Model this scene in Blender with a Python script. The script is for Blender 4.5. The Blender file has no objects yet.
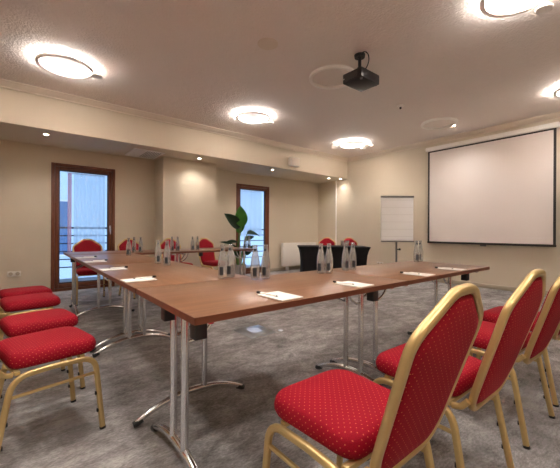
import bpy, bmesh, math, random
from mathutils import Vector, Matrix
random.seed(4)
PI = math.pi
S = bpy.context.scene
COL = S.collection

# ------------------------------------------------------------------ materials
def lin(c):
    return tuple(((v/255)/12.92 if v/255 <= .04045 else ((v/255+.055)/1.055)**2.4) for v in c) + (1,)

def mat(name, rgb, rough=.5, metal=0, spec=.5, **kw):
    m = bpy.data.materials.new(name); m.use_nodes = True
    b = m.node_tree.nodes['Principled BSDF']
    b.inputs['Base Color'].default_value = lin(rgb)
    b.inputs['Roughness'].default_value = rough
    b.inputs['Metallic'].default_value = metal
    b.inputs['Specular IOR Level'].default_value = spec
    for k, v in kw.items():
        b.inputs[k].default_value = v
    return m

def nodes(m):
    nt = m.node_tree
    return nt, nt.nodes, nt.links, nt.nodes['Principled BSDF']

def emit(name, rgb, strength):
    m = bpy.data.materials.new(name); m.use_nodes = True
    nt = m.node_tree; nt.nodes.clear()
    e = nt.nodes.new('ShaderNodeEmission'); o = nt.nodes.new('ShaderNodeOutputMaterial')
    e.inputs[0].default_value = lin(rgb); e.inputs[1].default_value = strength
    nt.links.new(e.outputs[0], o.inputs[0])
    return m

def add_bump(m, scale, strength, dist=.01, detail=4, coord='Object', stretch=(1, 1, 1)):
    nt, N, L, b = nodes(m)
    tc = N.new('ShaderNodeTexCoord'); mp = N.new('ShaderNodeMapping'); mp.inputs['Scale'].default_value = stretch
    nz = N.new('ShaderNodeTexNoise'); nz.inputs['Scale'].default_value = scale; nz.inputs['Detail'].default_value = detail
    bp = N.new('ShaderNodeBump'); bp.inputs['Strength'].default_value = strength; bp.inputs['Distance'].default_value = dist
    L.new(tc.outputs[coord], mp.inputs[0]); L.new(mp.outputs[0], nz.inputs['Vector'])
    L.new(nz.outputs[0], bp.inputs['Height']); L.new(bp.outputs[0], b.inputs['Normal'])
    return nz

def wall_mat(name, rgb):
    m = mat(name, rgb, .75, 0, .25)
    add_bump(m, 60, .12, .004)
    return m

def ceiling_mat():
    m = mat('stucco_ceiling', (236, 226, 219), .85, 0, .2)
    nt, N, L, b = nodes(m)
    tc = N.new('ShaderNodeTexCoord')
    nz = N.new('ShaderNodeTexNoise'); nz.inputs['Scale'].default_value = 16; nz.inputs['Detail'].default_value = 5
    vo = N.new('ShaderNodeTexNoise'); vo.inputs['Scale'].default_value = 48; vo.inputs['Detail'].default_value = 2
    ad = N.new('ShaderNodeMath'); ad.operation = 'ADD'
    bp = N.new('ShaderNodeBump'); bp.inputs['Strength'].default_value = .8; bp.inputs['Distance'].default_value = .012
    L.new(tc.outputs['Object'], nz.inputs['Vector']); L.new(tc.outputs['Object'], vo.inputs['Vector'])
    L.new(nz.outputs[0], ad.inputs[0]); L.new(vo.outputs[0], ad.inputs[1])
    L.new(ad.outputs[0], bp.inputs['Height']); L.new(bp.outputs[0], b.inputs['Normal'])
    return m

def carpet_mat():
    m = mat('grey_carpet', (120, 112, 106), .95, 0, .1)
    nt, N, L, b = nodes(m)
    tc = N.new('ShaderNodeTexCoord')
    def noise(scale, stretch, rot=0, det=5, rough=.6, dis=0):
        mp = N.new('ShaderNodeMapping'); mp.inputs['Scale'].default_value = stretch; mp.inputs['Rotation'].default_value = (0, 0, rot)
        n = N.new('ShaderNodeTexNoise'); n.inputs['Scale'].default_value = scale; n.inputs['Detail'].default_value = det
        n.inputs['Roughness'].default_value = rough; n.inputs['Distortion'].default_value = dis
        L.new(tc.outputs['Object'], mp.inputs[0]); L.new(mp.outputs[0], n.inputs['Vector'])
        return n
    big = noise(1.6, (1, 1.5, 1), .2, 4, .55, .4)
    st = noise(7, (1, 1.7, 1), .5, 6, .72, .5)
    fine = noise(45, (1, 2.2, 1), .2, 4, .7)
    m1 = N.new('ShaderNodeMix'); m1.inputs[0].default_value = .55
    m2 = N.new('ShaderNodeMix'); m2.inputs[0].default_value = .32
    L.new(big.outputs[0], m1.inputs[2]); L.new(st.outputs[0], m1.inputs[3])
    L.new(m1.outputs[0], m2.inputs[2]); L.new(fine.outputs[0], m2.inputs[3])
    r = N.new('ShaderNodeValToRGB')
    e = r.color_ramp.elements
    e[0].position = .36; e[0].color = lin((86, 82, 80))
    e[1].position = .65; e[1].color = lin((202, 198, 195))
    x = r.color_ramp.elements.new(.5); x.color = lin((146, 141, 140))
    L.new(m2.outputs[0], r.inputs[0]); L.new(r.outputs[0], b.inputs['Base Color'])
    bp = N.new('ShaderNodeBump'); bp.inputs['Strength'].default_value = .35; bp.inputs['Distance'].default_value = .006
    L.new(fine.outputs[0], bp.inputs['Height']); L.new(bp.outputs[0], b.inputs['Normal'])
    return m

def wood_mat(name, c0, c1, rough=.32, scale=(1.2, 14, 14)):
    m = mat(name, c0, rough, 0, .5)
    nt, N, L, b = nodes(m)
    tc = N.new('ShaderNodeTexCoord'); mp = N.new('ShaderNodeMapping'); mp.inputs['Scale'].default_value = scale
    n = N.new('ShaderNodeTexNoise'); n.inputs['Scale'].default_value = 2.2; n.inputs['Detail'].default_value = 6; n.inputs['Distortion'].default_value = .6
    r = N.new('ShaderNodeValToRGB')
    r.color_ramp.elements[0].position = .3; r.color_ramp.elements[0].color = lin(c0)
    r.color_ramp.elements[1].position = .7; r.color_ramp.elements[1].color = lin(c1)
    L.new(tc.outputs['Object'], mp.inputs[0]); L.new(mp.outputs[0], n.inputs['Vector'])
    L.new(n.outputs[0], r.inputs[0]); L.new(r.outputs[0], b.inputs['Base Color'])
    return m

def fabric_mat():
    m = mat('red_dotted_fabric', (160, 2, 26), .8, 0, .25, **{'Sheen Weight': .0})
    nt, N, L, b = nodes(m)
    tc = N.new('ShaderNodeTexCoord'); mp = N.new('ShaderNodeMapping')
    mp.inputs['Scale'].default_value = (60, 60, 60); mp.inputs['Rotation'].default_value = (0, 0, PI/4)
    v = N.new('ShaderNodeTexVoronoi'); v.voronoi_dimensions = '2D'; v.inputs['Randomness'].default_value = 0; v.inputs['Scale'].default_value = 1
    lt = N.new('ShaderNodeMath'); lt.operation = 'LESS_THAN'; lt.inputs[1].default_value = .1
    mx = N.new('ShaderNodeMix'); mx.data_type = 'RGBA'
    nz = N.new('ShaderNodeTexNoise'); nz.inputs['Scale'].default_value = 420; nz.inputs['Detail'].default_value = 2
    cr = N.new('ShaderNodeValToRGB')
    cr.color_ramp.elements[0].position = .3; cr.color_ramp.elements[0].color = lin((130, 0, 22))
    cr.color_ramp.elements[1].position = .7; cr.color_ramp.elements[1].color = lin((162, 1, 34))
    L.new(tc.outputs['UV'], mp.inputs[0]); L.new(mp.outputs[0], v.inputs['Vector'])
    L.new(v.outputs['Distance'], lt.inputs[0]); L.new(lt.outputs[0], mx.inputs[0])
    L.new(tc.outputs['UV'], nz.inputs['Vector']); L.new(nz.outputs[0], cr.inputs[0])
    L.new(cr.outputs[0], mx.inputs[6]); mx.inputs[7].default_value = lin((205, 104, 72))
    L.new(mx.outputs[2], b.inputs['Base Color'])
    bp = N.new('ShaderNodeBump'); bp.inputs['Strength'].default_value = .2; bp.inputs['Distance'].default_value = .002
    L.new(nz.outputs[0], bp.inputs['Height']); L.new(bp.outputs[0], b.inputs['Normal'])
    return m

def sheer_mat(name, rgb, alpha):
    m = bpy.data.materials.new(name); m.use_nodes = True
    nt = m.node_tree; N = nt.nodes; L = nt.links; N.clear()
    o = N.new('ShaderNodeOutputMaterial')
    t = N.new('ShaderNodeBsdfTransparent'); d = N.new('ShaderNodeBsdfDiffuse'); tl = N.new('ShaderNodeBsdfTranslucent')
    d.inputs[0].default_value = lin(rgb); tl.inputs[0].default_value = lin(rgb)
    a = N.new('ShaderNodeMixShader'); a.inputs[0].default_value = .6
    x = N.new('ShaderNodeMixShader'); x.inputs[0].default_value = alpha
    L.new(d.outputs[0], a.inputs[1]); L.new(tl.outputs[0], a.inputs[2])
    L.new(t.outputs[0], x.inputs[1]); L.new(a.outputs[0], x.inputs[2]); L.new(x.outputs[0], o.inputs[0])
    return m

def pane_mat():
    m = bpy.data.materials.new('window_glass'); m.use_nodes = True
    nt = m.node_tree; N = nt.nodes; L = nt.links; N.clear()
    o = N.new('ShaderNodeOutputMaterial'); t = N.new('ShaderNodeBsdfTransparent'); g = N.new('ShaderNodeBsdfGlossy')
    t.inputs[0].default_value = (.9, .95, 1, 1); g.inputs[1].default_value = .02
    x = N.new('ShaderNodeMixShader'); x.inputs[0].default_value = .06
    L.new(t.outputs[0], x.inputs[1]); L.new(g.outputs[0], x.inputs[2]); L.new(x.outputs[0], o.inputs[0])
    return m

def thin_glass_mat():
    m = bpy.data.materials.new('bottle_glass'); m.use_nodes = True
    nt = m.node_tree; N = nt.nodes; L = nt.links; N.clear()
    o = N.new('ShaderNodeOutputMaterial'); t = N.new('ShaderNodeBsdfTransparent'); g = N.new('ShaderNodeBsdfGlossy')
    t.inputs[0].default_value = (.95, .96, .96, 1); g.inputs[1].default_value = .05; g.inputs[0].default_value = (.95, .96, .97, 1)
    lw = N.new('ShaderNodeLayerWeight'); lw.inputs[0].default_value = .32
    mr = N.new('ShaderNodeMapRange'); mr.inputs[3].default_value = .06; mr.inputs[4].default_value = .75
    d = N.new('ShaderNodeBsdfDiffuse'); d.inputs[0].default_value = (.9, .9, .9, 1)  # pale haze mixed into the glass, imitating bright surroundings refracted by water
    tl = N.new('ShaderNodeBsdfTranslucent'); tl.inputs[0].default_value = (.9, .9, .9, 1)
    hz = N.new('ShaderNodeMixShader'); hz.inputs[0].default_value = .5; L.new(d.outputs[0], hz.inputs[1]); L.new(tl.outputs[0], hz.inputs[2])
    tt = N.new('ShaderNodeMixShader'); tt.inputs[0].default_value = .18; L.new(t.outputs[0], tt.inputs[1]); L.new(hz.outputs[0], tt.inputs[2])
    x = N.new('ShaderNodeMixShader')
    L.new(lw.outputs['Facing'], mr.inputs[0]); L.new(mr.outputs[0], x.inputs[0])
    L.new(tt.outputs[0], x.inputs[1]); L.new(g.outputs[0], x.inputs[2]); L.new(x.outputs[0], o.inputs[0])
    return m

def paper_lines_mat():
    m = mat('flip_paper', (250, 248, 245), .7, 0, .2)
    nt, N, L, b = nodes(m)
    tc = N.new('ShaderNodeTexCoord'); mp = N.new('ShaderNodeSeparateXYZ')
    mu = N.new('ShaderNodeMath'); mu.operation = 'MULTIPLY'; mu.inputs[1].default_value = 1/.155
    fr = N.new('ShaderNodeMath'); fr.operation = 'FRACT'
    lt = N.new('ShaderNodeMath'); lt.operation = 'LESS_THAN'; lt.inputs[1].default_value = .09
    mx = N.new('ShaderNodeMix'); mx.data_type = 'RGBA'
    mx.inputs[6].default_value = lin((250, 248, 245)); mx.inputs[7].default_value = lin((240, 237, 233))
    L.new(tc.outputs['Object'], mp.inputs[0]); L.new(mp.outputs[2], mu.inputs[0]); L.new(mu.outputs[0], fr.inputs[0])
    L.new(fr.outputs[0], lt.inputs[0]); L.new(lt.outputs[0], mx.inputs[0]); L.new(mx.outputs[2], b.inputs['Base Color'])
    return m

def leaf_mat(name, c0, c1):
    m = mat(name, c0, .45, 0, .4)
    nt, N, L, b = nodes(m)
    tc = N.new('ShaderNodeTexCoord')
    n = N.new('ShaderNodeTexNoise'); n.inputs['Scale'].default_value = 9
    r = N.new('ShaderNodeValToRGB'); r.color_ramp.elements[0].color = lin(c0); r.color_ramp.elements[1].color = lin(c1)
    L.new(tc.outputs['Object'], n.inputs['Vector']); L.new(n.outputs[0], r.inputs[0]); L.new(r.outputs[0], b.inputs['Base Color'])
    return m

M = dict(
    wall=wall_mat('beige_wall', (210, 198, 178)),
    ceiling=ceiling_mat(),
    crown=mat('crown_paint', (222, 208, 192), .6, 0, .3),
    skirting=mat('skirting_paint', (176, 164, 146), .6, 0, .3),
    carpet=carpet_mat(),
    table=wood_mat('walnut_laminate', (116, 79, 55), (136, 96, 68), .33),
    edge=wood_mat('walnut_edge', (104, 62, 42), (122, 74, 50), .4),
    door=wood_mat('brown_door_wood', (98, 52, 30), (122, 68, 42), .4, (14, 14, 1.2)),
    gasket=mat('dark_gasket', (52, 44, 44), .6),
    red=fabric_mat(),
    gold=mat('gold_frame', (204, 176, 122), .36, .7),
    chrome=mat('chrome', (226, 226, 228), .17, 1),
    black=mat('black_plastic', (22, 21, 22), .45),
    white=mat('white_paint', (235, 230, 224), .45),
    lampwhite=mat('lamp_white', (246, 240, 234), .5),
    lampshaded=mat('lamp_white_shaded', (236, 226, 218), .5),  # white lamp body toned down, imitating its silhouette against the lit ceiling
    led=emit('led_strip', (255, 249, 243), 22),
    spot=emit('spot_bulb', (255, 236, 214), 12),
    screen=mat('screen_fabric', (232, 222, 216), .8, 0, .2),
    screenedge=mat('screen_black', (42, 36, 34), .6),
    paper=mat('white_paper', (232, 228, 222), .7, 0, .2),
    flip=paper_lines_mat(),
    grey=mat('grey_metal', (120, 116, 114), .4, .6),
    drape=mat('black_stretch_cloth', (24, 23, 25), .8, 0, .2),
    plastic=mat('white_plastic', (226, 220, 210), .4),
    hole=mat('dark_hole', (60, 56, 54), .6),
    glass=thin_glass_mat(),
    label=mat('dark_label', (48, 50, 56), .5),
    pane=pane_mat(),
    sheer=sheer_mat('sheer_curtain', (225, 238, 250), .55),
    blind=sheer_mat('sheer_blind', (232, 240, 248), .62),
    pinksheer=sheer_mat('pink_curtain_strip', (232, 150, 165), .8),
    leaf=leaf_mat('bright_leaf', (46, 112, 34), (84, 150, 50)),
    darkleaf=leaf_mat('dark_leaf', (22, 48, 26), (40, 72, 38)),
    stem=mat('plant_stem', (88, 122, 56), .5),
    pot=mat('pale_pot', (176, 170, 166), .6),
    soil=mat('soil', (48, 36, 28), .95),
    facade=mat('outside_plaster', (206, 216, 226), .9),
    outglass=mat('outside_window', (96, 122, 158), .15),
    outfloor=mat('balcony_concrete', (140, 152, 170), .8),
    rail=mat('balcony_rail', (58, 66, 82), .5, .5),
    projector=mat('projector_case', (30, 24, 24), .35),
    lens=mat('projector_lens', (150, 130, 170), .1, .6),
    radiator=mat('radiator_enamel', (236, 230, 222), .4),
    steel=mat('brushed_steel', (176, 180, 186), .3, .9),
    ledplate=mat('pale_plate', (222, 228, 240), .25, .2),
)

# ------------------------------------------------------------------ mesh builder
class MB:
    def __init__(s): s.bm = bmesh.new()
    def box(s, x0, x1, y0, y1, z0, z1, bev=0, rot=None, seg=2):
        b = bmesh.new(); bmesh.ops.create_cube(b, size=1)
        for v in b.verts:
            v.co = Vector(((x0+x1)/2+v.co.x*(x1-x0), (y0+y1)/2+v.co.y*(y1-y0), (z0+z1)/2+v.co.z*(z1-z0)))
        if bev: bmesh.ops.bevel(b, geom=list(b.edges), offset=bev, segments=seg, affect='EDGES', profile=.5)
        if rot: bmesh.ops.transform(b, matrix=rot, verts=b.verts)
        s.join(b); return s
    def join(s, b):
        me = bpy.data.meshes.new('t'); b.to_mesh(me); b.free(); s.bm.from_mesh(me); bpy.data.meshes.remove(me)
    def ring(s, prev, cur):
        n = len(cur)
        for i in range(n):
            try: s.bm.faces.new((prev[i], prev[(i+1) % n], cur[(i+1) % n], cur[i]))
            except ValueError: pass
    def sweep(s, pts, w, h, normal, closed=False, k=2, corner=.35, caps=True):
        """rounded-rectangle section: w across the path in its plane, h along the plane normal"""
        pts = [Vector(p) for p in pts]; nrm = Vector(normal).normalized(); n = len(pts)
        sec = []
        cw, ch = w*.5, h*.5; r = min(cw, ch)*corner*2
        r = min(r, cw*.999, ch*.999)
        for (sx, sy, a0) in ((1, 1, 0), (-1, 1, PI/2), (-1, -1, PI), (1, -1, 3*PI/2)):
            for j in range(k+1):
                a = a0+PI/2*j/k
                sec.append((sx*(cw-r)+r*math.cos(a), sy*(ch-r)+r*math.sin(a)))
        rows = []
        for i, p in enumerate(pts):
            if closed: a, b = pts[i-1], pts[(i+1) % n]
            else: a, b = pts[max(i-1, 0)], pts[min(i+1, n-1)]
            t1 = (p-a); t2 = (b-p)
            t1 = t1.normalized() if t1.length > 1e-9 else t2.normalized()
            t2 = t2.normalized() if t2.length > 1e-9 else t1
            t = (t1+t2).normalized(); side = nrm.cross(t).normalized()
            c = max(.4, math.sqrt(max(0, (1+t1.dot(t2))/2)))
            rows.append([s.bm.verts.new(p+side*(q[0]/c)+nrm*q[1]) for q in sec])
        for i in range(len(rows)-1): s.ring(rows[i], rows[i+1])
        if closed: s.ring(rows[-1], rows[0])
        elif caps:
            s.bm.faces.new(list(reversed(rows[0]))); s.bm.faces.new(rows[-1])
        return s
    def tube(s, pts, r, n=12, caps=True, closed=False):
        pts = [Vector(p) for p in pts]; m = len(pts)
        rs = r if isinstance(r, (list, tuple)) else [r]*m
        up = None; rows = []
        for i, p in enumerate(pts):
            if closed: t = pts[(i+1) % m]-pts[i-1]
            else: t = pts[min(i+1, m-1)]-pts[max(i-1, 0)]
            t.normalize()
            if up is None:
                up = Vector((0, 0, 1)) if abs(t.z) < .9 else Vector((1, 0, 0))
            x = up-t*up.dot(t); x.normalize(); up = x; y = t.cross(x)
            rows.append([s.bm.verts.new(p+(x*math.cos(2*PI*j/n)+y*math.sin(2*PI*j/n))*rs[i]) for j in range(n)])
        for i in range(m-1): s.ring(rows[i], rows[i+1])
        if closed: s.ring(rows[-1], rows[0])
        elif caps:
            s.bm.faces.new(list(reversed(rows[0]))); s.bm.faces.new(rows[-1])
        return s
    def lathe(s, prof, n=24, c=(0, 0, 0), a0=0, a1=2*PI, caps=True):
        full = abs(a1-a0-2*PI) < 1e-6
        rows = []
        for (r, z) in prof:
            cnt = n if full else n+1
            rows.append([s.bm.verts.new((c[0]+r*math.cos(a0+(a1-a0)*j/n), c[1]+r*math.sin(a0+(a1-a0)*j/n), c[2]+z)) for j in range(cnt)])
        for i in range(len(rows)-1):
            a, b = rows[i], rows[i+1]
            for j in range(n if full else n):
                k = (j+1) % len(a)
                s.bm.faces.new((a[j], a[k], b[k], b[j]))
        if caps and full:
            s.bm.faces.new(list(reversed(rows[0]))); s.bm.faces.new(rows[-1])
        return s
    def stack(s, rings):
        """closed skin through rings of points"""
        rows = [[s.bm.verts.new(p) for p in r] for r in rings]
        for i in range(len(rows)-1): s.ring(rows[i], rows[i+1])
        s.bm.faces.new(list(reversed(rows[0]))); s.bm.faces.new(rows[-1])
        return s
    def build(s, name, m, parent=None, smooth=40, uv=False):
        bmesh.ops.recalc_face_normals(s.bm, faces=s.bm.faces)
        me = bpy.data.meshes.new(name); s.bm.to_mesh(me); s.bm.free()
        for p in me.polygons: p.use_smooth = True
        me.set_sharp_from_angle(angle=math.radians(smooth))
        if uv:
            l = me.uv_layers.new(name='UV')
            for p in me.polygons:
                n = p.normal; ax, ay, az = abs(n.x), abs(n.y), abs(n.z)
                for li in p.loop_indices:
                    v = me.vertices[me.loops[li].vertex_index].co
                    if az >= ax and az >= ay: q = (v.x, v.y)
                    elif ay >= ax: q = (v.x, v.z)
                    else: q = (v.y, v.z)
                    l.data[li].uv = q
        me.materials.append(M[m] if isinstance(m, str) else m)
        o = bpy.data.objects.new(name, me); COL.objects.link(o)
        if parent: o.parent = parent
        return o

def tag(o, label=None, cat=None, group=None, kind=None):
    if label: o['label'] = label
    if cat: o['category'] = cat
    if group: o['group'] = group
    if kind: o['kind'] = kind
    return o

def thing(name, label, cat, loc=(0, 0, 0), rz=0, group=None):
    o = bpy.data.objects.new(name, None); COL.objects.link(o)
    o.empty_display_size = .1; o.location = loc; o.rotation_euler = (0, 0, rz)
    return tag(o, label, cat, group)

def copy_tree(o, parent=None):
    c = o.copy(); COL.objects.link(c); c.parent = parent
    for ch in list(o.children): copy_tree(ch, c)
    return c

def fillet(ctrl, c, seg=4, closed=True):
    out = []; n = len(ctrl)
    for i in range(n):
        p = Vector(ctrl[i])
        if not closed and i in (0, n-1): out.append(p); continue
        a, b = Vector(ctrl[i-1]), Vector(ctrl[(i+1) % n])
        cc = c[i] if isinstance(c, (list, tuple)) else c
        d1 = min(cc, (a-p).length*.49); d2 = min(cc, (b-p).length*.49)
        q1 = p+(a-p).normalized()*d1; q2 = p+(b-p).normalized()*d2
        for j in range(seg+1):
            t = j/seg
            out.append(q1*(1-t)**2+p*2*t*(1-t)+q2*t*t)
    return out

# ------------------------------------------------------------------ the room
XR, XL, YB, YF = 6.75, -1.5, 6.58, -1.2        # screen wall, far left wall, door wall, wall behind
ZC, ZS, YS = 2.96, 2.43, 5.51                  # ceiling, soffit underside, soffit front
COLX0, COLX1, COLY = 2.10, 3.20, 6.08
D1 = (.41, 1.38, .03, 2.165); D2 = (3.99, 4.96, .03, 2.165)

def struct(name, mb, m, parent=None, **k):
    o = mb.build(name, m, parent, **k); o['kind'] = 'structure'; return o

struct('floor', MB().box(XL-.2, XR+.2, YF-.2, YB+.02, -.1, 0), 'carpet')
struct('ceiling', MB().box(XL-.2, XR+.2, YF-.2, YB+.2, ZC, ZC+.1), 'ceiling')
w = MB()
x = XL-.2
for d in (D1, D2):
    w.box(x, d[0], YB, YB+.2, 0, ZC); w.box(d[0], d[1], YB, YB+.2, d[3], ZC); x = d[1]
w.box(x, XR+.2, YB, YB+.2, 0, ZC)
struct('wall_back', w, 'wall')
struct('wall_right', MB().box(XR, XR+.2, YF-.2, YB, 0, ZC), 'wall')
struct('wall_left', MB().box(XL-.2, XL, YF, YB, 0, ZC), 'wall')
struct('wall_front', MB().box(XL-.2, XR, YF-.2, YF, 0, ZC), 'wall')
struct('soffit', MB().box(XL, XR, YS, YB, ZS, ZC), 'wall')
struct('column', MB().box(COLX0, COLX1, COLY, YB, 0, ZS), 'wall')

# crown moulding (stepped cove profile) on the soffit and the screen wall
def crown(p0, p1, inward):
    prof = [(0, 0), (.085, 0), (.085, -.012), (.07, -.018), (.06, -.03), (.03, -.06), (.018, -.068), (.018, -.085), (0, -.085)]
    b = MB(); inn = Vector(inward); rows = []
    for p in (p0, p1):
        rows.append([Vector(p)+inn*u+Vector((0, 0, v)) for u, v in prof])
    b.stack(rows); return b
struct('trim_1', crown((XL, YS, ZC), (XR, YS, ZC), (0, -1, 0)), 'crown', smooth=20)
struct('trim_2', crown((XR, YF, ZC), (XR, YS, ZC), (-1, 0, 0)), 'crown', smooth=20)
struct('trim_3', MB().box(XR-.03, XR, 5.87, 5.90, 0, ZS, .004), 'white')
struct('baseboard_right', MB().box(XR-.015, XR, YF, YB, 0, .075, .004), 'skirting')
b = MB()
x = XL
for a, c in ((XL, D1[0]), (D1[1], COLX0), (COLX1, D2[0]), (D2[1], XR)): b.box(a, c, YB-.015, YB, 0, .075, .004)
b.box(COLX0-.015, COLX1+.015, COLY-.015, COLY, 0, .075, .004)
b.box(COLX0-.015, COLX0, COLY, YB, 0, .075, .004); b.box(COLX1, COLX1+.015, COLY, YB, 0, .075, .004)
struct('baseboard_back', b, 'skirting')

# balcony doors
def door(n, d, handle_side):
    x0, x1, z0, z1 = d; z0 = 0
    f = MB()
    fw = .05
    f.box(x0, x0+fw, YB-.015, YB+.12, z0, z1, .004); f.box(x1-fw, x1, YB-.015, YB+.12, z0, z1, .004)
    f.box(x0+fw, x1-fw, YB-.015, YB+.12, z1-fw, z1, .004); f.box(x0+fw, x1-fw, YB-.015, YB+.12, z0, z0+.045, .004)
    o = struct('door_%d' % n, f, 'door')
    s = MB(); a0, a1, b0, b1 = x0+fw+.004, x1-fw-.004, z0+.05, z1-fw-.004; sw = .055
    s.box(a0, a0+sw, YB, YB+.07, b0, b1, .006); s.box(a1-sw, a1, YB, YB+.07, b0, b1, .006)
    s.box(a0+sw, a1-sw, YB, YB+.07, b1-sw, b1, .006); s.box(a0+sw, a1-sw, YB, YB+.07, b0, b0+sw+.02, .006)
    so = s.build('sash', 'door', o)
    g = MB(); g0, g1, h0, h1 = a0+sw, a1-sw, b0+sw+.02, b1-sw; t = .014
    for q in ((g0, g0+t, h0, h1), (g1-t, g1, h0, h1), (g0, g1, h0, h0+t), (g0, g1, h1-t, h1)):
        g.box(q[0], q[1], YB+.008, YB+.06, q[2], q[3])
    g.build('gasket', 'gasket', so)
    MB().box(g0, g1, YB+.034, YB+.040, h0, h1).build('pane', 'pane', so)
    hx = a1-sw/2 if handle_side > 0 else a0+sw/2
    h = MB().box(hx-.014, hx+.014, YB-.010, YB, .98, 1.12, .004)
    h.tube([(hx, YB-.008, 1.08), (hx, YB-.05, 1.08)], .009)
    h.tube([(hx, YB-.05, 1.085), (hx, YB-.052, 1.03), (hx, YB-.05, .96)], .010)
    h.build('handle', 'chrome', so)
    return g0, g1, h0, h1
gA = door(1, D1, 1); gB = door(2, D2, -1)

def curtain(x0, x1, y, z0, z1, amp, waves, m, name, label, cat, flare=0):
    n = 90; b = MB(); rows = []
    zs = [z0+(z1-z0)*i/8 for i in range(9)]
    for k, (z) in enumerate(zs):
        u = 1-k/8
        row = []
        for i in range(n+1):
            s = i/n
            xx = x0-flare*u*(1-s)+(x1-x0)*s
            yy = y+amp*math.sin(2*PI*waves*s+.8*math.sin(5*s))*(.6+.4*u)
            row.append(b.bm.verts.new((xx, yy, z)))
        rows.append(row)
    for a, c in zip(rows, rows[1:]):
        for i in range(n): b.bm.faces.new((a[i], a[i+1], c[i+1], c[i]))
    root = thing(name, label, cat)
    b.build('fabric', m, root)
    MB().tube([(x0-.01, y, z1+.004), (x1+.01, y, z1+.004)], .008, 8).build('rod', 'white', root)
    return root
curtain(gA[0]+.225, gA[1]-.03, YB+.125, .62, 2.03, .014, 7, 'sheer', 'sheer_curtain',
        'sheer bluish white gathered curtain hanging behind the glass of the wide brown balcony door', 'curtain', .0)
curtain(gA[0]+.135, gA[0]+.195, YB+.125, .62, 2.03, .01, 1.5, 'pinksheer', 'curtain_strip',
        'narrow pinkish curtain strip hanging along the left edge of the bluish sheer curtain', 'curtain', 0)
curtain(gB[0]+.03, gB[1]-.03, YB+.125, .92, 2.03, .006, 5, 'blind', 'sheer_blind',
        'flat white sheer blind behind the glass of the narrow balcony door by the plant', 'blind')

# outside
struct('balcony_floor', MB().box(-3, 9, YB+.2, 7.55, -.12, -.02), 'outfloor')
MB().box(-3, 9, 7.55, 7.62, -.12, .08).build('balcony_kerb', 'facade')['kind'] = 'structure'
r = thing('balcony_railing', 'dark metal balcony railing of horizontal bars outside both balcony doors', 'railing', (0, 7.3, 0))
b = MB()
for i in range(6):
    z = .33+.15*i
    MB().tube([(-2.5, 0, z), (8.5, 0, z)], .011 if i < 5 else .018, 8).build('rail', 'rail', r)
for xx in (-1.0, 1.9, 3.3, 6.2):
    MB().box(xx-.015, xx+.015, -.02, .02, -.02, 1.09).build('post', 'rail', r)
bd = thing('building', 'pale plastered building seen through the balcony doors', 'building', (0, 11, 0))
MB().box(-8, 16, 0, 3, -8, 9).build('facade', 'facade', bd)
for xx, ww in ((-1.6, 1.0), (.72, .36), (3.4, .9), (9.3, 1.1)):
    for zz in (-2.2, .35):
        fr = MB().box(xx-.05, xx+ww+.05, -.04, .0, zz-.05, zz+1.55).build('window_frame', 'white', bd)
        MB().box(xx, xx+ww, -.05, -.041, zz, zz+1.5).build('window_pane', 'outglass', fr)

# ------------------------------------------------------------------ ceiling fixtures
def ring_lamp(cx, cy, lit, label):
    zt = ZC
    root = thing('ring_lamp', label, 'ceiling lamp', (cx, cy, zt), 0, 'ring lamps on the ceiling')
    R = .268; hgt = .03
    prof = [(R-.016, -.060), (R+.016, -.060), (R+.019, -.052), (R+.019, -.030), (R-.019, -.030), (R-.019, -.052)]
    b = MB(); rows = []
    n = 72; a0 = .0; a1 = 2*PI
    for i in range(n):
        a = 2*PI*i/n
        rows.append([b.bm.verts.new((r_*math.cos(a), r_*math.sin(a), z_)) for r_, z_ in prof])
    for i in range(n): b.ring(rows[i], rows[(i+1) % n])
    ro = b.build('ring', 'lampshaded' if lit else 'lampwhite', root)
    d = MB(); rows = []
    dp = [(R-.0175, -.030), (R+.0175, -.030), (R+.0175, -.024), (R-.0175, -.024)]
    for i in range(n):
        a = 2*PI*i/n
        rows.append([d.bm.verts.new((r_*math.cos(a), r_*math.sin(a), z_)) for r_, z_ in dp])
    for i in range(n): d.ring(rows[i], rows[(i+1) % n])
    d.build('diffuser', 'led' if lit else 'white', ro)
    q = (R+.035, -.07)
    MB().lathe([(.001, -.094), (.055, -.094), (.06, -.088), (.06, -.076), (.055, -.07), (.001, -.07)], 28, (q[0], q[1], 0), caps=False).build('hub_disc', 'lampwhite', root)
    MB().lathe([(.009, -.071), (.009, -.008), (.022, -.008), (.022, 0)], 14, (q[0]+.02, q[1]+.0, 0)).build('stem', 'lampwhite', root)
    MB().tube([(q[0]-.02, q[1]+.02, -.078), (R*.985, .02, -.048)], .007, 8).build('arm', 'lampwhite', root)
    return root
LX = (.41, 3.02, 5.60); LY = (4.45, 2.60, .85)
ring_lamp(LX[0], LY[0], True, 'leftmost lit ring lamp, near the soffit, over the side row of tables')
ring_lamp(LX[1], LY[0], True, 'lit ring lamp close to the soffit, in front of the square column')
ring_lamp(LX[2], LY[0], True, 'lit ring lamp in the ceiling corner between soffit and screen wall')
ring_lamp(LX[0], LY[1], False, 'unlit white ring lamp cut off by the upper edge of the photo')
ring_lamp(2.98, 2.67, False, 'unlit white ring lamp beside the black ceiling projector')
ring_lamp(LX[2]+.06, LY[1]+.02, False, 'unlit white ring lamp above the projection screen')
ring_lamp(3.05, .77, True, 'lit ring lamp near the front, largest of the lit ones')
ring_lamp(5.68, .79, True, 'lit ring lamp at the edge of the picture, near the screen case')
ring_lamp(LX[0], LY[2], True, 'added unseen lit ring lamp over the front corner of the tables')  # out of view, continues the lamp grid, added to brighten the room

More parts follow.
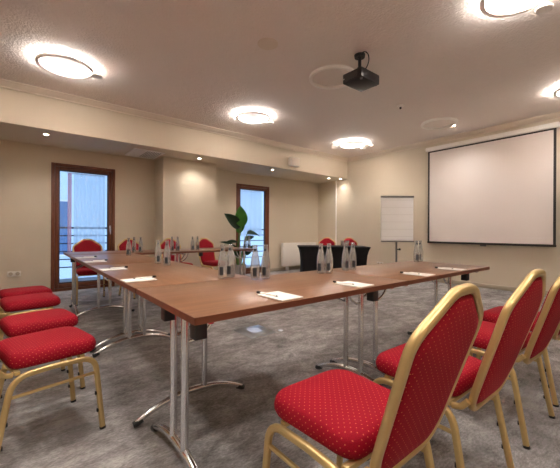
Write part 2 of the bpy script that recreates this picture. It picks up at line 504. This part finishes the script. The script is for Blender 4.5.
def downlight(x, y, z, label, power, size=2.3, blend=1.0, soft=.05):
    root = thing('downlight', label, 'spotlight', (x, y, z), 0, 'small recessed spotlights')
    MB().lathe([(.026, -.002), (.038, -.008), (.045, -.004), (.045, 0), (.026, 0)], 24, caps=False).build('trim_ring', 'white', root)
    MB().lathe([(.001, -.004), (.026, -.004), (.026, -.001), (.001, -.001)], 20, caps=False).build('bulb', 'spot', root)
    l = bpy.data.lights.new('downlight_beam', 'SPOT'); l.energy = power; l.spot_size = size; l.spot_blend = blend
    l.color = (1, .955, .89); l.shadow_soft_size = soft
    o = bpy.data.objects.new('downlight_beam', l); COL.objects.link(o); o.parent = root; o.location = (0, 0, -.02)
    return root
SPW = 8
downlight(2.69, 5.80, ZS, 'small lit spotlight in the soffit in front of the square column', SPW*.6)
downlight(4.45, 5.78, ZS, 'small lit spotlight in the soffit above the narrow balcony door', SPW)
downlight(6.28, 5.74, ZS, 'small lit spotlight in the soffit near the screen wall, left one of two', SPW*.4)
downlight(6.60, 5.62, ZS, 'small lit spotlight at the soffit end touching the screen wall', SPW*.3)
downlight(6.05, 4.28, ZC, 'small lit spotlight in the ceiling beside the corner ring lamp', SPW*1.2)
downlight(6.08, 2.55, ZC, 'small lit spotlight in the ceiling above the projection screen', SPW*1.2)
downlight(6.08, .85, ZC, 'added unseen spotlight in the ceiling at the near end of the screen', SPW*1.2)  # out of view past the last spotlight, added for more light
downlight(.30, 5.80, ZS, 'small lit spotlight in the soffit over the wall beside the wide balcony door', SPW*.7)

for x_, y_, w_ in ((1.35, 1.10, 'over the front table'), (.45, 2.00, 'over the front corner of the side table'), (-.55, 2.60, 'over the side row of red chairs'),
                   (1.75, -.35, 'over the aisle behind the front red chairs'), (-.60, .75, 'over the open floor at the table corner'), (.35, -.45, 'over the aisle by the wall behind')):
    downlight(x_, y_, ZC, 'added unseen spotlight in the ceiling '+w_, 14, 2.6, 1.0, .12)  # unseen spotlights added to brighten tables, chairs and floor near the camera
o = MB().lathe([(.001, -.012), (.09, -.012), (.105, -.006), (.108, 0), (.001, 0)], 32, (1.98, 2.66, ZC), caps=False).build('ceiling_speaker', 'crown')
tag(o, 'flat round flush speaker grille on the plain stucco ceiling', 'speaker')
sd = thing('smoke_detector', 'small round white detector with dark tip on the ceiling', 'detector', (4.50, 2.66, ZC))
MB().lathe([(.001, -.03), (.035, -.03), (.05, -.015), (.05, 0), (.001, 0)], 24, caps=False).build('housing', 'lampwhite', sd)
MB().lathe([(.001, -.055), (.014, -.055), (.016, -.03), (.001, -.03)], 14, caps=False).build('sensor_tip', 'hole', sd)

v = thing('air_vent', 'rectangular white air vent with slats in the soffit underside', 'vent', (1.765, 6.10, ZS))
b = MB(); W2, H2 = .265, .32
for q in ((-W2, W2, -H2, -H2+.04), (-W2, W2, H2-.04, H2), (-W2, -W2+.04, -H2, H2), (W2-.04, W2, -H2, H2)): b.box(q[0], q[1], q[2], q[3], -.014, 0, .003)
b.build('frame', 'white', v)
MB().box(-W2+.04, -.02, -H2+.04, H2-.04, -.008, 0).build('panel', 'white', v)
MB().box(-.02, W2-.04, -H2+.04, H2-.04, -.003, 0).build('backing', 'hole', v)
for i in range(6):
    xx = -.005+i*.038
    MB().box(xx, xx+.014, -H2+.04, H2-.04, -.013, -.004).build('slat', 'white', v)

sp = thing('wall_speaker', 'small beige box speaker mounted on the soffit face', 'speaker', (4.79, YS, 2.59))
MB().box(-.13, .13, -.13, -.025, -.10, .10, .015).build('cabinet', 'plastic', sp)
MB().box(-.11, .11, -.136, -.130, -.085, .085, .002).build('grille', 'crown', sp)
MB().box(-.03, .03, -.025, 0, -.03, .03).build('bracket', 'plastic', sp)

# projector
pj = thing('projector', 'black projector hanging from the ceiling on a short mount', 'projector', (2.88, 2.17, ZC))
body = MB().box(-.16, .16, -.125, .125, -.33, -.225, .012).build('case', 'projector', pj)
b = MB()
b.lathe([(.001, 0), (.038, 0), (.038, .03), (.030, .03), (.028, .02), (.001, .02)], 20, caps=False)
for vv in b.bm.verts: vv.co = Vector((.158+vv.co.z, -.06+vv.co.x, -.275+vv.co.y))
b.build('lens', 'lens', body)
MB().box(-.164, -.160, -.07, .09, -.31, -.25).build('vent_panel', 'hole', body)
MB().lathe([(.001, 0), (.014, 0), (.014, -.012), (.001, -.012)], 12, (-.13, -.10, -.33), caps=False).build('foot', 'grey', body)
MB().box(-.162, -.158, .10, .112, -.29, -.278).build('indicator', 'white', body)
MB().lathe([(.018, -.225), (.018, -.03), (.055, -.03), (.06, -.0), (.001, 0)], 16, (.0, .02, 0)).build('mount', 'black', pj)
b = MB()
for sx, sy in ((1, 1), (1, -1), (-1, 1), (-1, -1)): b.tube([(0, .02, -.15), (sx*.09, sy*.07, -.225)], .007, 8)
b.build('mount_arm', 'black', pj)
pts = [(-.05+.0*math.sin(t), -.04+.075*math.cos(t)-.02, -.12+.10*math.sin(t)) for t in [PI*.2+i*.25 for i in range(22)]]
MB().tube(pts, .006, 8).build('cable', 'black', pj)

# projection screen
ps = thing('projection_screen', 'large pull-down projection screen with black borders and white case', 'screen', (XR-.075, 2.265, 0))
Y2 = 1.04
MB().box(-.05, .074, -Y2-.04, Y2+.04, 2.715, 2.80, .015).build('case', 'white', ps)
MB().box(-.004, .0, -Y2+.035, Y2-.035, .845, 2.715).build('screen_sheet', 'screen', ps)
b = MB()
b.box(-.006, .002, -Y2, -Y2+.035, .84, 2.715); b.box(-.006, .002, Y2-.035, Y2, .84, 2.715); b.box(-.006, .002, -Y2+.035, Y2-.035, 2.69, 2.715)
b.build('border', 'screenedge', ps)
MB().box(-.014, .012, -Y2-.005, Y2+.005, .805, .842, .006).build('bottom_bar', 'screenedge', ps)
MB().box(-.012, .008, -.05, .05, .775, .805, .005).build('pull_handle', 'grey', ps)

# sockets
def socket(name, label, loc, rz):
    r_ = thing(name, label, 'socket', loc, rz, 'wall sockets')
    MB().box(-.085, .085, -.010, 0, -.042, .042, .004).build('plate', 'plastic', r_)
    for sx in (-.042, .042):
        q = MB()
        q.lathe([(.001, 0), (.026, 0), (.028, .003), (.001, .003)], 20, caps=False)
        for vv in q.bm.verts: vv.co = Vector((sx+vv.co.x, -.0103-vv.co.z*.4, vv.co.y))
        q.build('outlet', 'skirting', r_)
socket('wall_socket', 'white double wall socket low on the wall left of the wide balcony door', (-.06, YB, .34), 0)
socket('wall_socket', 'white double wall socket low on the screen wall near the flip chart', (XR, 4.50, .27), -PI/2)

# radiator
rd = thing('radiator', 'white flat panel radiator on the wall beside the draped table', 'radiator', (5.93, YB-.09, 0))
MB().box(-.60, .60, -.055, -.035, .12, .73, .008).build('front_panel', 'radiator', rd)
MB().box(-.60, .60, .02, .04, .12, .73, .006).build('rear_panel', 'radiator', rd)
b = MB()
for i in range(40):
    xx = -.585+i*.03; b.box(xx, xx+.012, -.035, .02, .14, .70)
b.build('fins', 'radiator', rd)
b = MB()
for i in range(58): b.box(-.58+i*.02, -.572+i*.02, -.035, .02, .722, .732)
b.build('top_grille', 'radiator', rd)
for sx in (-.61, .595): MB().box(sx, sx+.015, -.05, .035, .13, .725, .003).build('side_cover', 'radiator', rd)
for sx in (-.4, .4): MB().box(sx-.02, sx+.02, -.02, .075, 0, .125).build('stand', 'radiator', rd)
MB().tube([(.5, -.01, .12), (.5, -.01, .0)], .009, 8).build('pipe', 'grey', rd)

# ------------------------------------------------------------------ tables
TZ = .74
def folding_table(cx, cy, L, rz, label, clips=(), legx=None, W=.70):
    root = thing('folding_table', label, 'table', (cx, cy, 0), rz, 'folding tables of the U shape')
    hl, hw = L/2-.001, W/2-.001
    top = MB().box(-hl+.002, hl-.002, -hw+.002, hw-.002, TZ-.027, TZ, .002).build('tabletop', 'table', root)
    e = MB()
    e.box(-hl, hl, -hw, -hw+.002, TZ-.026, TZ-.001); e.box(-hl, hl, hw-.002, hw, TZ-.026, TZ-.001)
    e.box(-hl, -hl+.002, -hw, hw, TZ-.026, TZ-.001); e.box(hl-.002, hl, -hw, hw, TZ-.026, TZ-.001)
    e.build('edge_band', 'edge', top)
    lx = legx or (-hl+.08, hl-.08)
    for x in lx:
        f = MB().box(x-.018, x+.018, -.29, .29, TZ-.052, TZ-.028, .004).build('leg_frame', 'chrome', root)
        for y in (-.062, .062):
            MB().tube([(x, y, TZ-.05), (x, y, .10)], .0165, 14).build('column', 'chrome', f)
        arc = [(x, .33*t, .105-.085*abs(t)**2.2) for t in [i/12-1 for i in range(25)]]
        MB().tube(arc, [.014+.005*(1-abs(i/12-1)) for i in range(25)], 12).build('foot_bar', 'chrome', f)
        for sy in (-1, 1):
            MB().tube([(x, sy*.292, .034), (x, sy*.318, .022), (x, sy*.338, .016)], [.0165, .0175, .0155], 12).build('foot_cap', 'black', f)
        sgn = 1 if x < 0 else -1
        for y in (-.062, .062):
            pts = [(x+sgn*(.0+.15*math.sin(t)), y, TZ-.03-.15*math.cos(t)) for t in [i*PI/2/8 for i in range(9)]]
            MB().tube(pts, .008, 8).build('brace', 'chrome', f)
    R = Matrix.Rotation(-rz, 3, 'Z')
    for (wx, wy) in clips:
        p = R @ Vector((wx-cx, wy-cy, 0))
        MB().box(p.x-.023, p.x+.023, p.y-.023, p.y+.023, TZ-.082, TZ-.027, .004).build('table_clip', 'black', root)
    return root
FX0, JX, FX1 = .455, 1.81, 3.135
folding_table((FX0+JX)/2, 1.362, JX-FX0, 0, 'nearest folding table of the front row, its corner towards the camera',
              ((.485, 1.045), (.485, 1.34), (1.49, 1.04)), legx=(-.59, .605))
folding_table((JX+FX1)/2, 1.362, FX1-JX, 0, 'folding table of the front row towards the projection screen',
              ((1.63, 1.04) if False else (1.90, 1.66), (2.70, 1.04)), legx=(-.575, .57))
SX = .803
folding_table(SX, (1.716+3.045)/2, 1.329, PI/2, 'folding table of the side row joining the front corner, between red chairs and open floor',
              legx=(-.60, .59))
folding_table(SX, (3.045+4.42)/2, 1.375, PI/2, 'folding table of the side row farther along, towards the wide balcony door',
              legx=(-.62, .62))
folding_table((.455+1.78)/2, 4.773, 1.325, 0, 'folding table of the rear row at the corner in front of the wide balcony door', ((.49, 4.46),), legx=(-.58, .58))
folding_table((1.78+3.10)/2, 4.773, 1.32, 0, 'folding table of the rear row ending beside the potted plant', ((2.1, 4.46),), legx=(-.58, .58))

# floor box
fb = thing('floor_box', 'square steel floor box lid set in the carpet under the front tables', 'floor box', (1.89, 2.73, 0))
MB().box(-.155, .155, -.165, .165, 0, .006, .002).build('frame', 'steel', fb)
MB().box(-.135, .135, -.145, .145, .006, .009, .001).build('lid', 'steel', fb)
MB().box(-.06, .06, -.06, .09, .009, .011).build('lid_inlay', 'ledplate', fb)
tag(MB().lathe([(.001, .008), (.02, .008), (.026, .004), (.028, 0), (.001, 0)], 18, (2.12, 2.60, 0), caps=False).build('floor_stud', 'ledplate'),
    'small pale metal stud in the carpet next to the steel floor box', 'stud')

# ------------------------------------------------------------------ banquet chair (faces local +Y)
EY = Vector((0, -.3054, .9522)); EN = Vector((0, .9522, .3054)); B0 = Vector((0, -.190, .376))
def bp(u, s, n=0): return B0+Vector((u, 0, 0))+EY*s+EN*n
def make_chair():
    root = thing('banquet_chair', 'x', 'chair')
    out = fillet([(-.194, .215, 0), (.194, .215, 0), (.172, -.152, 0), (-.172, -.152, 0)], [.09, .09, .06, .06], 5)
    def lvl(z, k, dome=0): return [Vector((p.x*k, p.y*k+.008*(1-k), z)) for p in out]
    seat = MB().stack([lvl(.404, .93), lvl(.409, .975), lvl(.420, 1.0), lvl(.437, 1.005), lvl(.455, .985), lvl(.467, .95), lvl(.474, .88), lvl(.479, .70), lvl(.481, .4), lvl(.482, .12)])
    seat.build('seat', 'red', root, 60, True)
    lo = fillet([(-.130, .0, 0), (.130, .0, 0), (.168, .07, 0), (.192, .430, 0), (.052, .538, 0), (-.052, .538, 0), (-.192, .430, 0), (-.168, .07, 0)], [.05, .05, .045, .04, .03, .03, .04, .045], 5)
    MB().sweep([bp(p.x, p.y) for p in lo], .024, .024, EN, closed=True, k=2, corner=.3).build('back_frame', 'gold', root, 50)
    cx = Vector((0, .29, 0))
    def bl(k, n): return [bp(cx.x+(p.x-cx.x)*k, cx.y+(p.y-cx.y)*k, n) for p in lo]
    MB().stack([bl(.3, -.019), bl(.75, -.018), bl(.90, -.012), bl(.945, -.004), bl(.945, .008), bl(.90, .018), bl(.78, .024), bl(.3, .026)]).build('backrest', 'red', root, 60, True)
    for y in (-.13, .13): MB().box(-.185, .185, y-.011, y+.011, .386, .404, .003).build('seat_crossbar', 'gold', root)
    for sx in (-1, 1):
        sf = MB()
        pts = fillet([(sx*.178, -.145, .392), (sx*.176, -.175, .396), (sx*.174, -.198, .425)], .012, 3, False)
        sf.sweep([Vector(p) for p in pts], .022, .018, (1, 0, 0)).build('back_bracket', 'gold', root)
    for sx in (-1, 1):
        X = sx*.195
        rear = fillet([(X*1.08, -.222, 0), (X, -.150, .384), (X, 0, .390)], [0, .07, 0], 6, False)
        front = fillet([(X*1.05, .220, 0), (X, .185, .382), (X, 0, .390)], [0, .07, 0], 6, False)
        for pts, s in ((rear, -1), (front, 1)):
            lg = MB().sweep(pts, .025, .022, (1, 0, 0), k=3).build('leg', 'gold', root, 50)
            p = pts[0]; q = pts[1]
            d = (q-p)
            MB().sweep([p+Vector((0, 0, .0)), p+d*(.012/d.length)], .028, .025, (1, 0, 0)).build('foot_cap', 'black', lg)
            for t in (.33, .62):
                c = p+d*t
                MB().box(c.x-.006, c.x+.006, c.y-s*.013-.006, c.y-s*.013+.006, c.z-.009, c.z+.009, .002).build('bumper', 'black', lg)
        MB().sweep([(X, -.164, .300), (X, .190, .300)], .014, .014, (1, 0, 0)).build('stretcher', 'gold', root)
    return root
GR = 'red banquet chairs'
chair0 = make_chair(); first = [True]
def chair(x, y, rz, label):
    c = chair0 if first[0] else copy_tree(chair0)
    first[0] = False
    c.location = (x, y, 0); c.rotation_euler = (0, 0, rz)
    tag(c, label, 'chair', GR)
    return c
R = math.radians
chair(.862, .688, R(0), 'red dotted banquet chair nearest the camera, its whole seat in view at the front table')
chair(1.43, .665, R(-1), 'second red banquet chair from the camera along the front table')
chair(2.11, .665, R(-2), 'third red banquet chair along the front table, partly hidden by the second')
chair(2.70, .665, R(-2), 'red banquet chair farthest along the front table, at the picture edge')
chair(.085, 2.04, R(-90+12), 'nearest red banquet chair of the side row, gold legs fully in view')
chair(.075, 2.60, R(-90+10), 'red banquet chair second from the camera in the side row')
chair(.045, 3.38, R(-90+8), 'red banquet chair third from the camera in the side row')
chair(.02, 3.86, R(-90+8), 'red banquet chair of the side row nearest the door wall, only seat in view')
chair(.82, 5.40, R(180), 'red banquet chair behind the rear table in front of the wide balcony door')
chair(1.50, 5.42, R(180+14), 'red banquet chair behind the rear table just right of the wide balcony door')
chair(2.14, 5.42, R(180+6), 'red banquet chair behind the rear table in front of the square column, behind bottles')
chair(2.84, 5.42, R(180+10), 'turned red banquet chair behind the rear table, nearest the potted plant')
chair(5.38, 4.90, R(141), 'red banquet chair behind the black draped table, on the radiator side')
chair(5.76, 4.56, R(141), 'red banquet chair behind the black draped table, on the flip chart side')

# ------------------------------------------------------------------ draped table
dt = thing('draped_table', 'table in a fitted black stretch cover in the room corner', 'table', (4.92, 4.40, 0), math.atan2(-.629, .777))
b = MB()
def rr(hx, hy, z, flare=0):
    pts = []
    n = 14
    for (ax, ay, bx, by) in ((-1, -1, 1, -1), (1, -1, 1, 1), (1, 1, -1, 1), (-1, 1, -1, -1)):
        for i in range(n):
            t = i/n; e = abs(2*t-1)**2.5
            x = (ax+(bx-ax)*t)*hx; y = (ay+(by-ay)*t)*hy
            k = 1-flare*(1-e)
            if ax == bx: x *= k
            else: y *= k
            pts.append(Vector((x, y, z)))
    return pts
b.stack([rr(.635, .30, .0, .10), rr(.632, .30, .02, .10), rr(.625, .30, .2, .10), rr(.62, .305, .42, .09), rr(.635, .315, .58, .06), rr(.66, .335, .68, .03), rr(.685, .35, .725), rr(.688, .352, .735), rr(.67, .34, .74)])
b.build('stretch_cover', 'drape', dt, 50)
MB().box(-.672, .672, -.342, .342, .7405, .743, .001).build('cover_top', 'drape', dt)
def glass_obj(x, y, label):  # glasses standing in for a small shiny object of unknown kind
    o = MB().lathe([(.001, .0), (.032, 0), (.034, .01), (.039, .115), (.037, .115), (.032, .012), (.001, .010)], 24, (0, 0, 0), caps=False).build('stand_in_glass', 'glass')
    o.location = (x, y, .7432); tag(o, label, 'glass', 'stand-in glasses on the draped table')
glass_obj(4.98, 4.18, 'stand-in glass for a small unidentified shiny object on the black draped table, nearer the radiator')
glass_obj(5.05, 4.12, 'stand-in glass for a small unidentified shiny object on the black draped table, nearer the flip chart')

# ------------------------------------------------------------------ flip chart
fc = thing('flip_chart', 'white flip chart on a single metal pole stand by the screen wall', 'flip chart', (6.28, 3.78, 0), math.atan2(-.629, .777)-.04)
bo = MB().box(-.345, .345, -.012, .012, .83, 1.80, .004).build('board', 'white', fc)
MB().box(-.335, .335, -.022, -.012, .86, 1.765).build('paper_pad', 'flip', bo)
MB().box(-.35, .35, -.03, -.0, 1.765, 1.805, .004).build('clip_bar', 'grey', bo)
MB().box(-.345, .345, -.06, -.012, .82, .838, .004).build('pen_tray', 'grey', bo)
MB().tube([(0, .03, .06), (0, .03, .95)], .02, 14).build('pole', 'grey', fc)
MB().box(-.045, .045, .012, .05, .9, 1.3, .004).build('bracket', 'grey', fc)
b = MB().tube([(0, .03, .66), (.06, .03, .66)], .012, 10); b.tube([(.055, .03, .66), (.085, .03, .66)], .022, 10); b.build('height_knob', 'black', fc)
for i in range(5):
    a = 2*PI*i/5+.3
    l = MB().tube([(0, .03, .085), (.3*math.cos(a), .03+.3*math.sin(a), .06)], [.02, .014], 10).build('base_arm', 'grey', fc)
    c = MB(); p = (.3*math.cos(a), .03+.3*math.sin(a))
    c.tube([(p[0]-.012*math.sin(a), p[1]+.012*math.cos(a), .025), (p[0]+.012*math.sin(a), p[1]-.012*math.cos(a), .025)], .025, 14)
    c.build('caster', 'black', l)

# ------------------------------------------------------------------ plant
pl = thing('potted_plant', 'tall strelitzia plant in a pale pot before the narrow balcony door', 'plant', (3.62, 5.86, 0))
po = MB().lathe([(.001, 0), (.135, 0), (.16, .30), (.165, .33), (.148, .33), (.145, .29), (.001, .285)], 32, caps=False).build('pot', 'pot', pl)
MB().lathe([(.001, .292), (.144, .292), (.144, .286), (.001, .286)], 28, caps=False).build('soil', 'soil', po)
def leaf(path, tipdir, length, width, m, face, curl=.1, fold=.25):
    """stem along path, then a blade of the given length along tipdir"""
    st = fillet(path, .12, 6, False)
    s_ = MB().tube(st, [.017-.008*i/(len(st)-1) for i in range(len(st))], 8).build('stem', 'stem', pl)
    p0 = Vector(path[-1]); d = Vector(tipdir).normalized(); f = Vector(face); f = (f-d*f.dot(d)).normalized(); side = d.cross(f)
    b = MB(); n = 12; rows = []
    for i in range(n+1):
        t = i/n
        wv = width*.5*max(.02, (math.sin(PI*min(1, t**.75)))**.8) if 0 < t < 1 else width*.01
        c = p0+d*length*t-f*(curl*length*t*t)
        rows.append([b.bm.verts.new(c+side*wv*q+f*(abs(q)*wv*fold)+f*off) for q, off in ((-1, 0), (-.5, 0), (0, 0), (.5, 0), (1, 0))])
    for a, c in zip(rows, rows[1:]):
        for i in range(4): b.bm.faces.new((a[i], a[i+1], c[i+1], c[i]))
    bmesh.ops.solidify(b.bm, geom=b.bm.faces, thickness=.003)
    b.build('leaf', m, s_, 60)
cam = Vector((-.53, -.85, 0))
leaf([(0, 0, .28), (-.02, 0, .7), (.06, -.02, 1.12)], (-.04, .05, 1), .46, .27, 'leaf', cam+Vector((.1, 0, .3)))
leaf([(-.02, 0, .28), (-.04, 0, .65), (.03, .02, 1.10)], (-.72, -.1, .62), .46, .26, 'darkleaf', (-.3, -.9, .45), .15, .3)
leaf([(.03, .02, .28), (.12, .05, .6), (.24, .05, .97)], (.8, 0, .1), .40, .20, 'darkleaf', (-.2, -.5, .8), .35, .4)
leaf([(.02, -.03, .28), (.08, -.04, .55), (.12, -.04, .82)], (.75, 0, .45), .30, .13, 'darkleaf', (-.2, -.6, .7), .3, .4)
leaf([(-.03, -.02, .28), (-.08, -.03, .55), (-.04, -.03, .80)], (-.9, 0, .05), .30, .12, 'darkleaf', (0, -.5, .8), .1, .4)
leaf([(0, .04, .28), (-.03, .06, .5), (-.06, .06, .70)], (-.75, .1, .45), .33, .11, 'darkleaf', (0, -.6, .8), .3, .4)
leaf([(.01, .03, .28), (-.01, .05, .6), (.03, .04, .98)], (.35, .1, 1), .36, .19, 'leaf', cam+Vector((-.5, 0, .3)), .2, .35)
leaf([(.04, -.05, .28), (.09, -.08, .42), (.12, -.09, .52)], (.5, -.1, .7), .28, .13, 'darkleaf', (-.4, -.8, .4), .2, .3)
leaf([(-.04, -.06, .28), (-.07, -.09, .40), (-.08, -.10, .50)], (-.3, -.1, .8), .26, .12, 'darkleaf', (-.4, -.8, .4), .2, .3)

# ------------------------------------------------------------------ bottles, notepads, pens
def make_bottle():
    root = thing('water_bottle', 'x', 'bottle')
    prof = [(.001, .004), (.022, 0), (.027, .003), (.0285, .012), (.0285, .075), (.027, .105), (.022, .135), (.0165, .160), (.0130, .182), (.0125, .196), (.0145, .198), (.0145, .205), (.012, .208), (.001, .208)]
    inner = [(.0135-.0015, .205), (.0105, .196), (.0112, .182), (.0145, .160), (.0200, .135), (.0250, .105), (.0265, .075), (.0265, .014), (.022, .010), (.001, .010)]
    g = MB().lathe(prof[:-1]+inner, 28, caps=False).build('bottle_body', 'glass', root, 60)
    MB().lathe([(.0290, .022), (.0292, .022), (.0290, .072), (.0288, .072)], 8, a0=-.42, a1=.42).build('label', 'label', root, 60)
    MB().lathe([(.0150, .170), (.0152, .170), (.0142, .184), (.0140, .184)], 6, a0=-.5, a1=.5).build('neck_label', 'label', root, 60)
    return root
bot0 = make_bottle(); bf = [True]
def bottle(x, y, label, z=TZ+.0005):
    o = bot0 if bf[0] else copy_tree(bot0)
    bf[0] = False
    o.location = (x, y, z); o.rotation_euler = (0, 0, math.atan2(-y, -x)+random.uniform(-.5, .5))
    tag(o, label, 'bottle', 'glass water bottles on the tables')
NB = 'clear water bottle '
for x, y, t in (
    (.975, 1.765, NB+'at the inner table corner, left of pair'),
    (1.035, 1.770, NB+'at the inner table corner, right of pair'),
    (1.105, 1.600, NB+'on the front table near the inner corner, left of pair'),
    (1.180, 1.595, NB+'on the front table near the inner corner, right of pair'),
    (1.625, 1.555, NB+'before the middle of the black drape, left of pair'),
    (1.680, 1.530, NB+'before the middle of the black drape, right of pair'),
    (1.900, 1.565, NB+'before the right end of the black drape, left of pair'),
    (1.985, 1.565, NB+'before the right end of the black drape, right of pair'),
    (3.010, 1.600, NB+'on the front table below the flip chart, left of pair'),
    (3.090, 1.605, NB+'on the front table below the flip chart, right of pair'),
    (.955, 2.890, NB+'on the side table, farther one of the pair before the column'),
    (.955, 2.670, NB+'on the side table, nearer one of the pair before the column'),
    (.985, 4.000, NB+'alone on the side table before the chair right of the wide door'),
    (1.190, 4.560, NB+'on the rear table by the wide door, left of pair'),
    (1.275, 4.560, NB+'on the rear table by the wide door, right of pair'),
    (1.700, 4.560, NB+'on the rear table before the column chair, left of pair'),
    (1.785, 4.560, NB+'on the rear table before the column chair, right of pair'),
    (2.030, 4.600, NB+'on the rear table beside the turned chair, left of pair'),
    (2.110, 4.600, NB+'on the rear table beside the turned chair, right of pair'),
    (2.945, 4.560, NB+'on the rear table end before the plant, left of pair'),
    (3.020, 4.560, NB+'on the rear table end before the plant, right of pair')):
    bottle(x, y, t)

def pad(x, y, rz, where, k):
    t = thing('notepad', 'white notepad '+where, 'notepad', (x, y, TZ+.0005), rz, 'notepads on the tables')
    MB().box(-.062, .062, -.085, .085, 0, .0045, .0008).build('sheets', 'paper', t)
    MB().box(-.062, .062, .074, .0855, .0, .0052, .0006).build('binding', 'paper', t)
    Rm = Matrix.Rotation(rz, 3, 'Z')
    p = Rm @ Vector((-.035, .03, 0))
    pn = thing('pen', 'white black-tipped pen on the notepad '+where, 'pen', (x+p.x, y+p.y, TZ+.0088), rz+.08, 'pens on the notepads')
    MB().tube([(0, -.042, 0), (0, .062, 0)], .0034, 10).build('barrel', 'white', pn)
    MB().tube([(0, .062, 0), (0, .082, 0), (0, .085, 0)], [.0062, .0062, .004], 10).build('pen_cap', 'black', pn)
    MB().tube([(0, -.042, 0), (0, -.052, 0)], [.003, .001], 10).build('pen_tip', 'black', pn)
for i, (x, w_) in enumerate(((.905, 'nearest the camera on the front table'), (1.43, 'second from the camera on the front table'),
                             (2.13, 'third from the camera on the front table'), (2.645, 'farthest on the front table, by the screen end'))):
    pad(x, 1.115, R(2), w_, i)
for i, (y, w_) in enumerate(((1.985, 'nearest the camera on the side table'), (2.65, 'second from the camera on the side table'),
                             (3.40, 'third from the camera on the side table'), (3.95, 'farthest on the side table, by the wide door'))):
    pad(.545, y, R(-90+2), w_, i)

# ------------------------------------------------------------------ daylight, camera, view
w = bpy.data.worlds.new('sky'); S.world = w; w.use_nodes = True
bg = w.node_tree.nodes['Background']; bg.inputs[0].default_value = lin((178, 205, 234)); bg.inputs[1].default_value = .46

F = 322.; A = math.radians(51); sa, ca = math.sin(A), math.cos(A); roll = .0053
cd = bpy.data.cameras.new('camera'); cd.sensor_width = 36; cd.lens = F*36/560; cd.shift_y = -2.5/560; cd.clip_start = .02
cam_o = bpy.data.objects.new('camera', cd); COL.objects.link(cam_o)
r0 = Vector((sa, -ca, 0)); u0 = Vector((0, 0, 1)); f0 = Vector((ca, sa, 0))
rv = r0*math.cos(roll)+u0*math.sin(roll); uv = -r0*math.sin(roll)+u0*math.cos(roll)
mw = Matrix((rv, uv, -f0)).transposed().to_4x4(); mw.translation = Vector((0, 0, 1.03))
cam_o.matrix_world = mw
S.camera = cam_o
S.view_settings.view_transform = 'Standard'; S.view_settings.look = 'None'; S.view_settings.gamma = 1
S.view_settings.use_curve_mapping = False; S.view_settings.exposure = 2.66
try:
    S.cycles.use_denoising = True; S.cycles.max_bounces = 12; S.cycles.diffuse_bounces = 12; S.cycles.transparent_max_bounces = 32
    S.cycles.transmission_bounces = 10; S.cycles.caustics_reflective = False; S.cycles.caustics_refractive = False
except Exception: pass
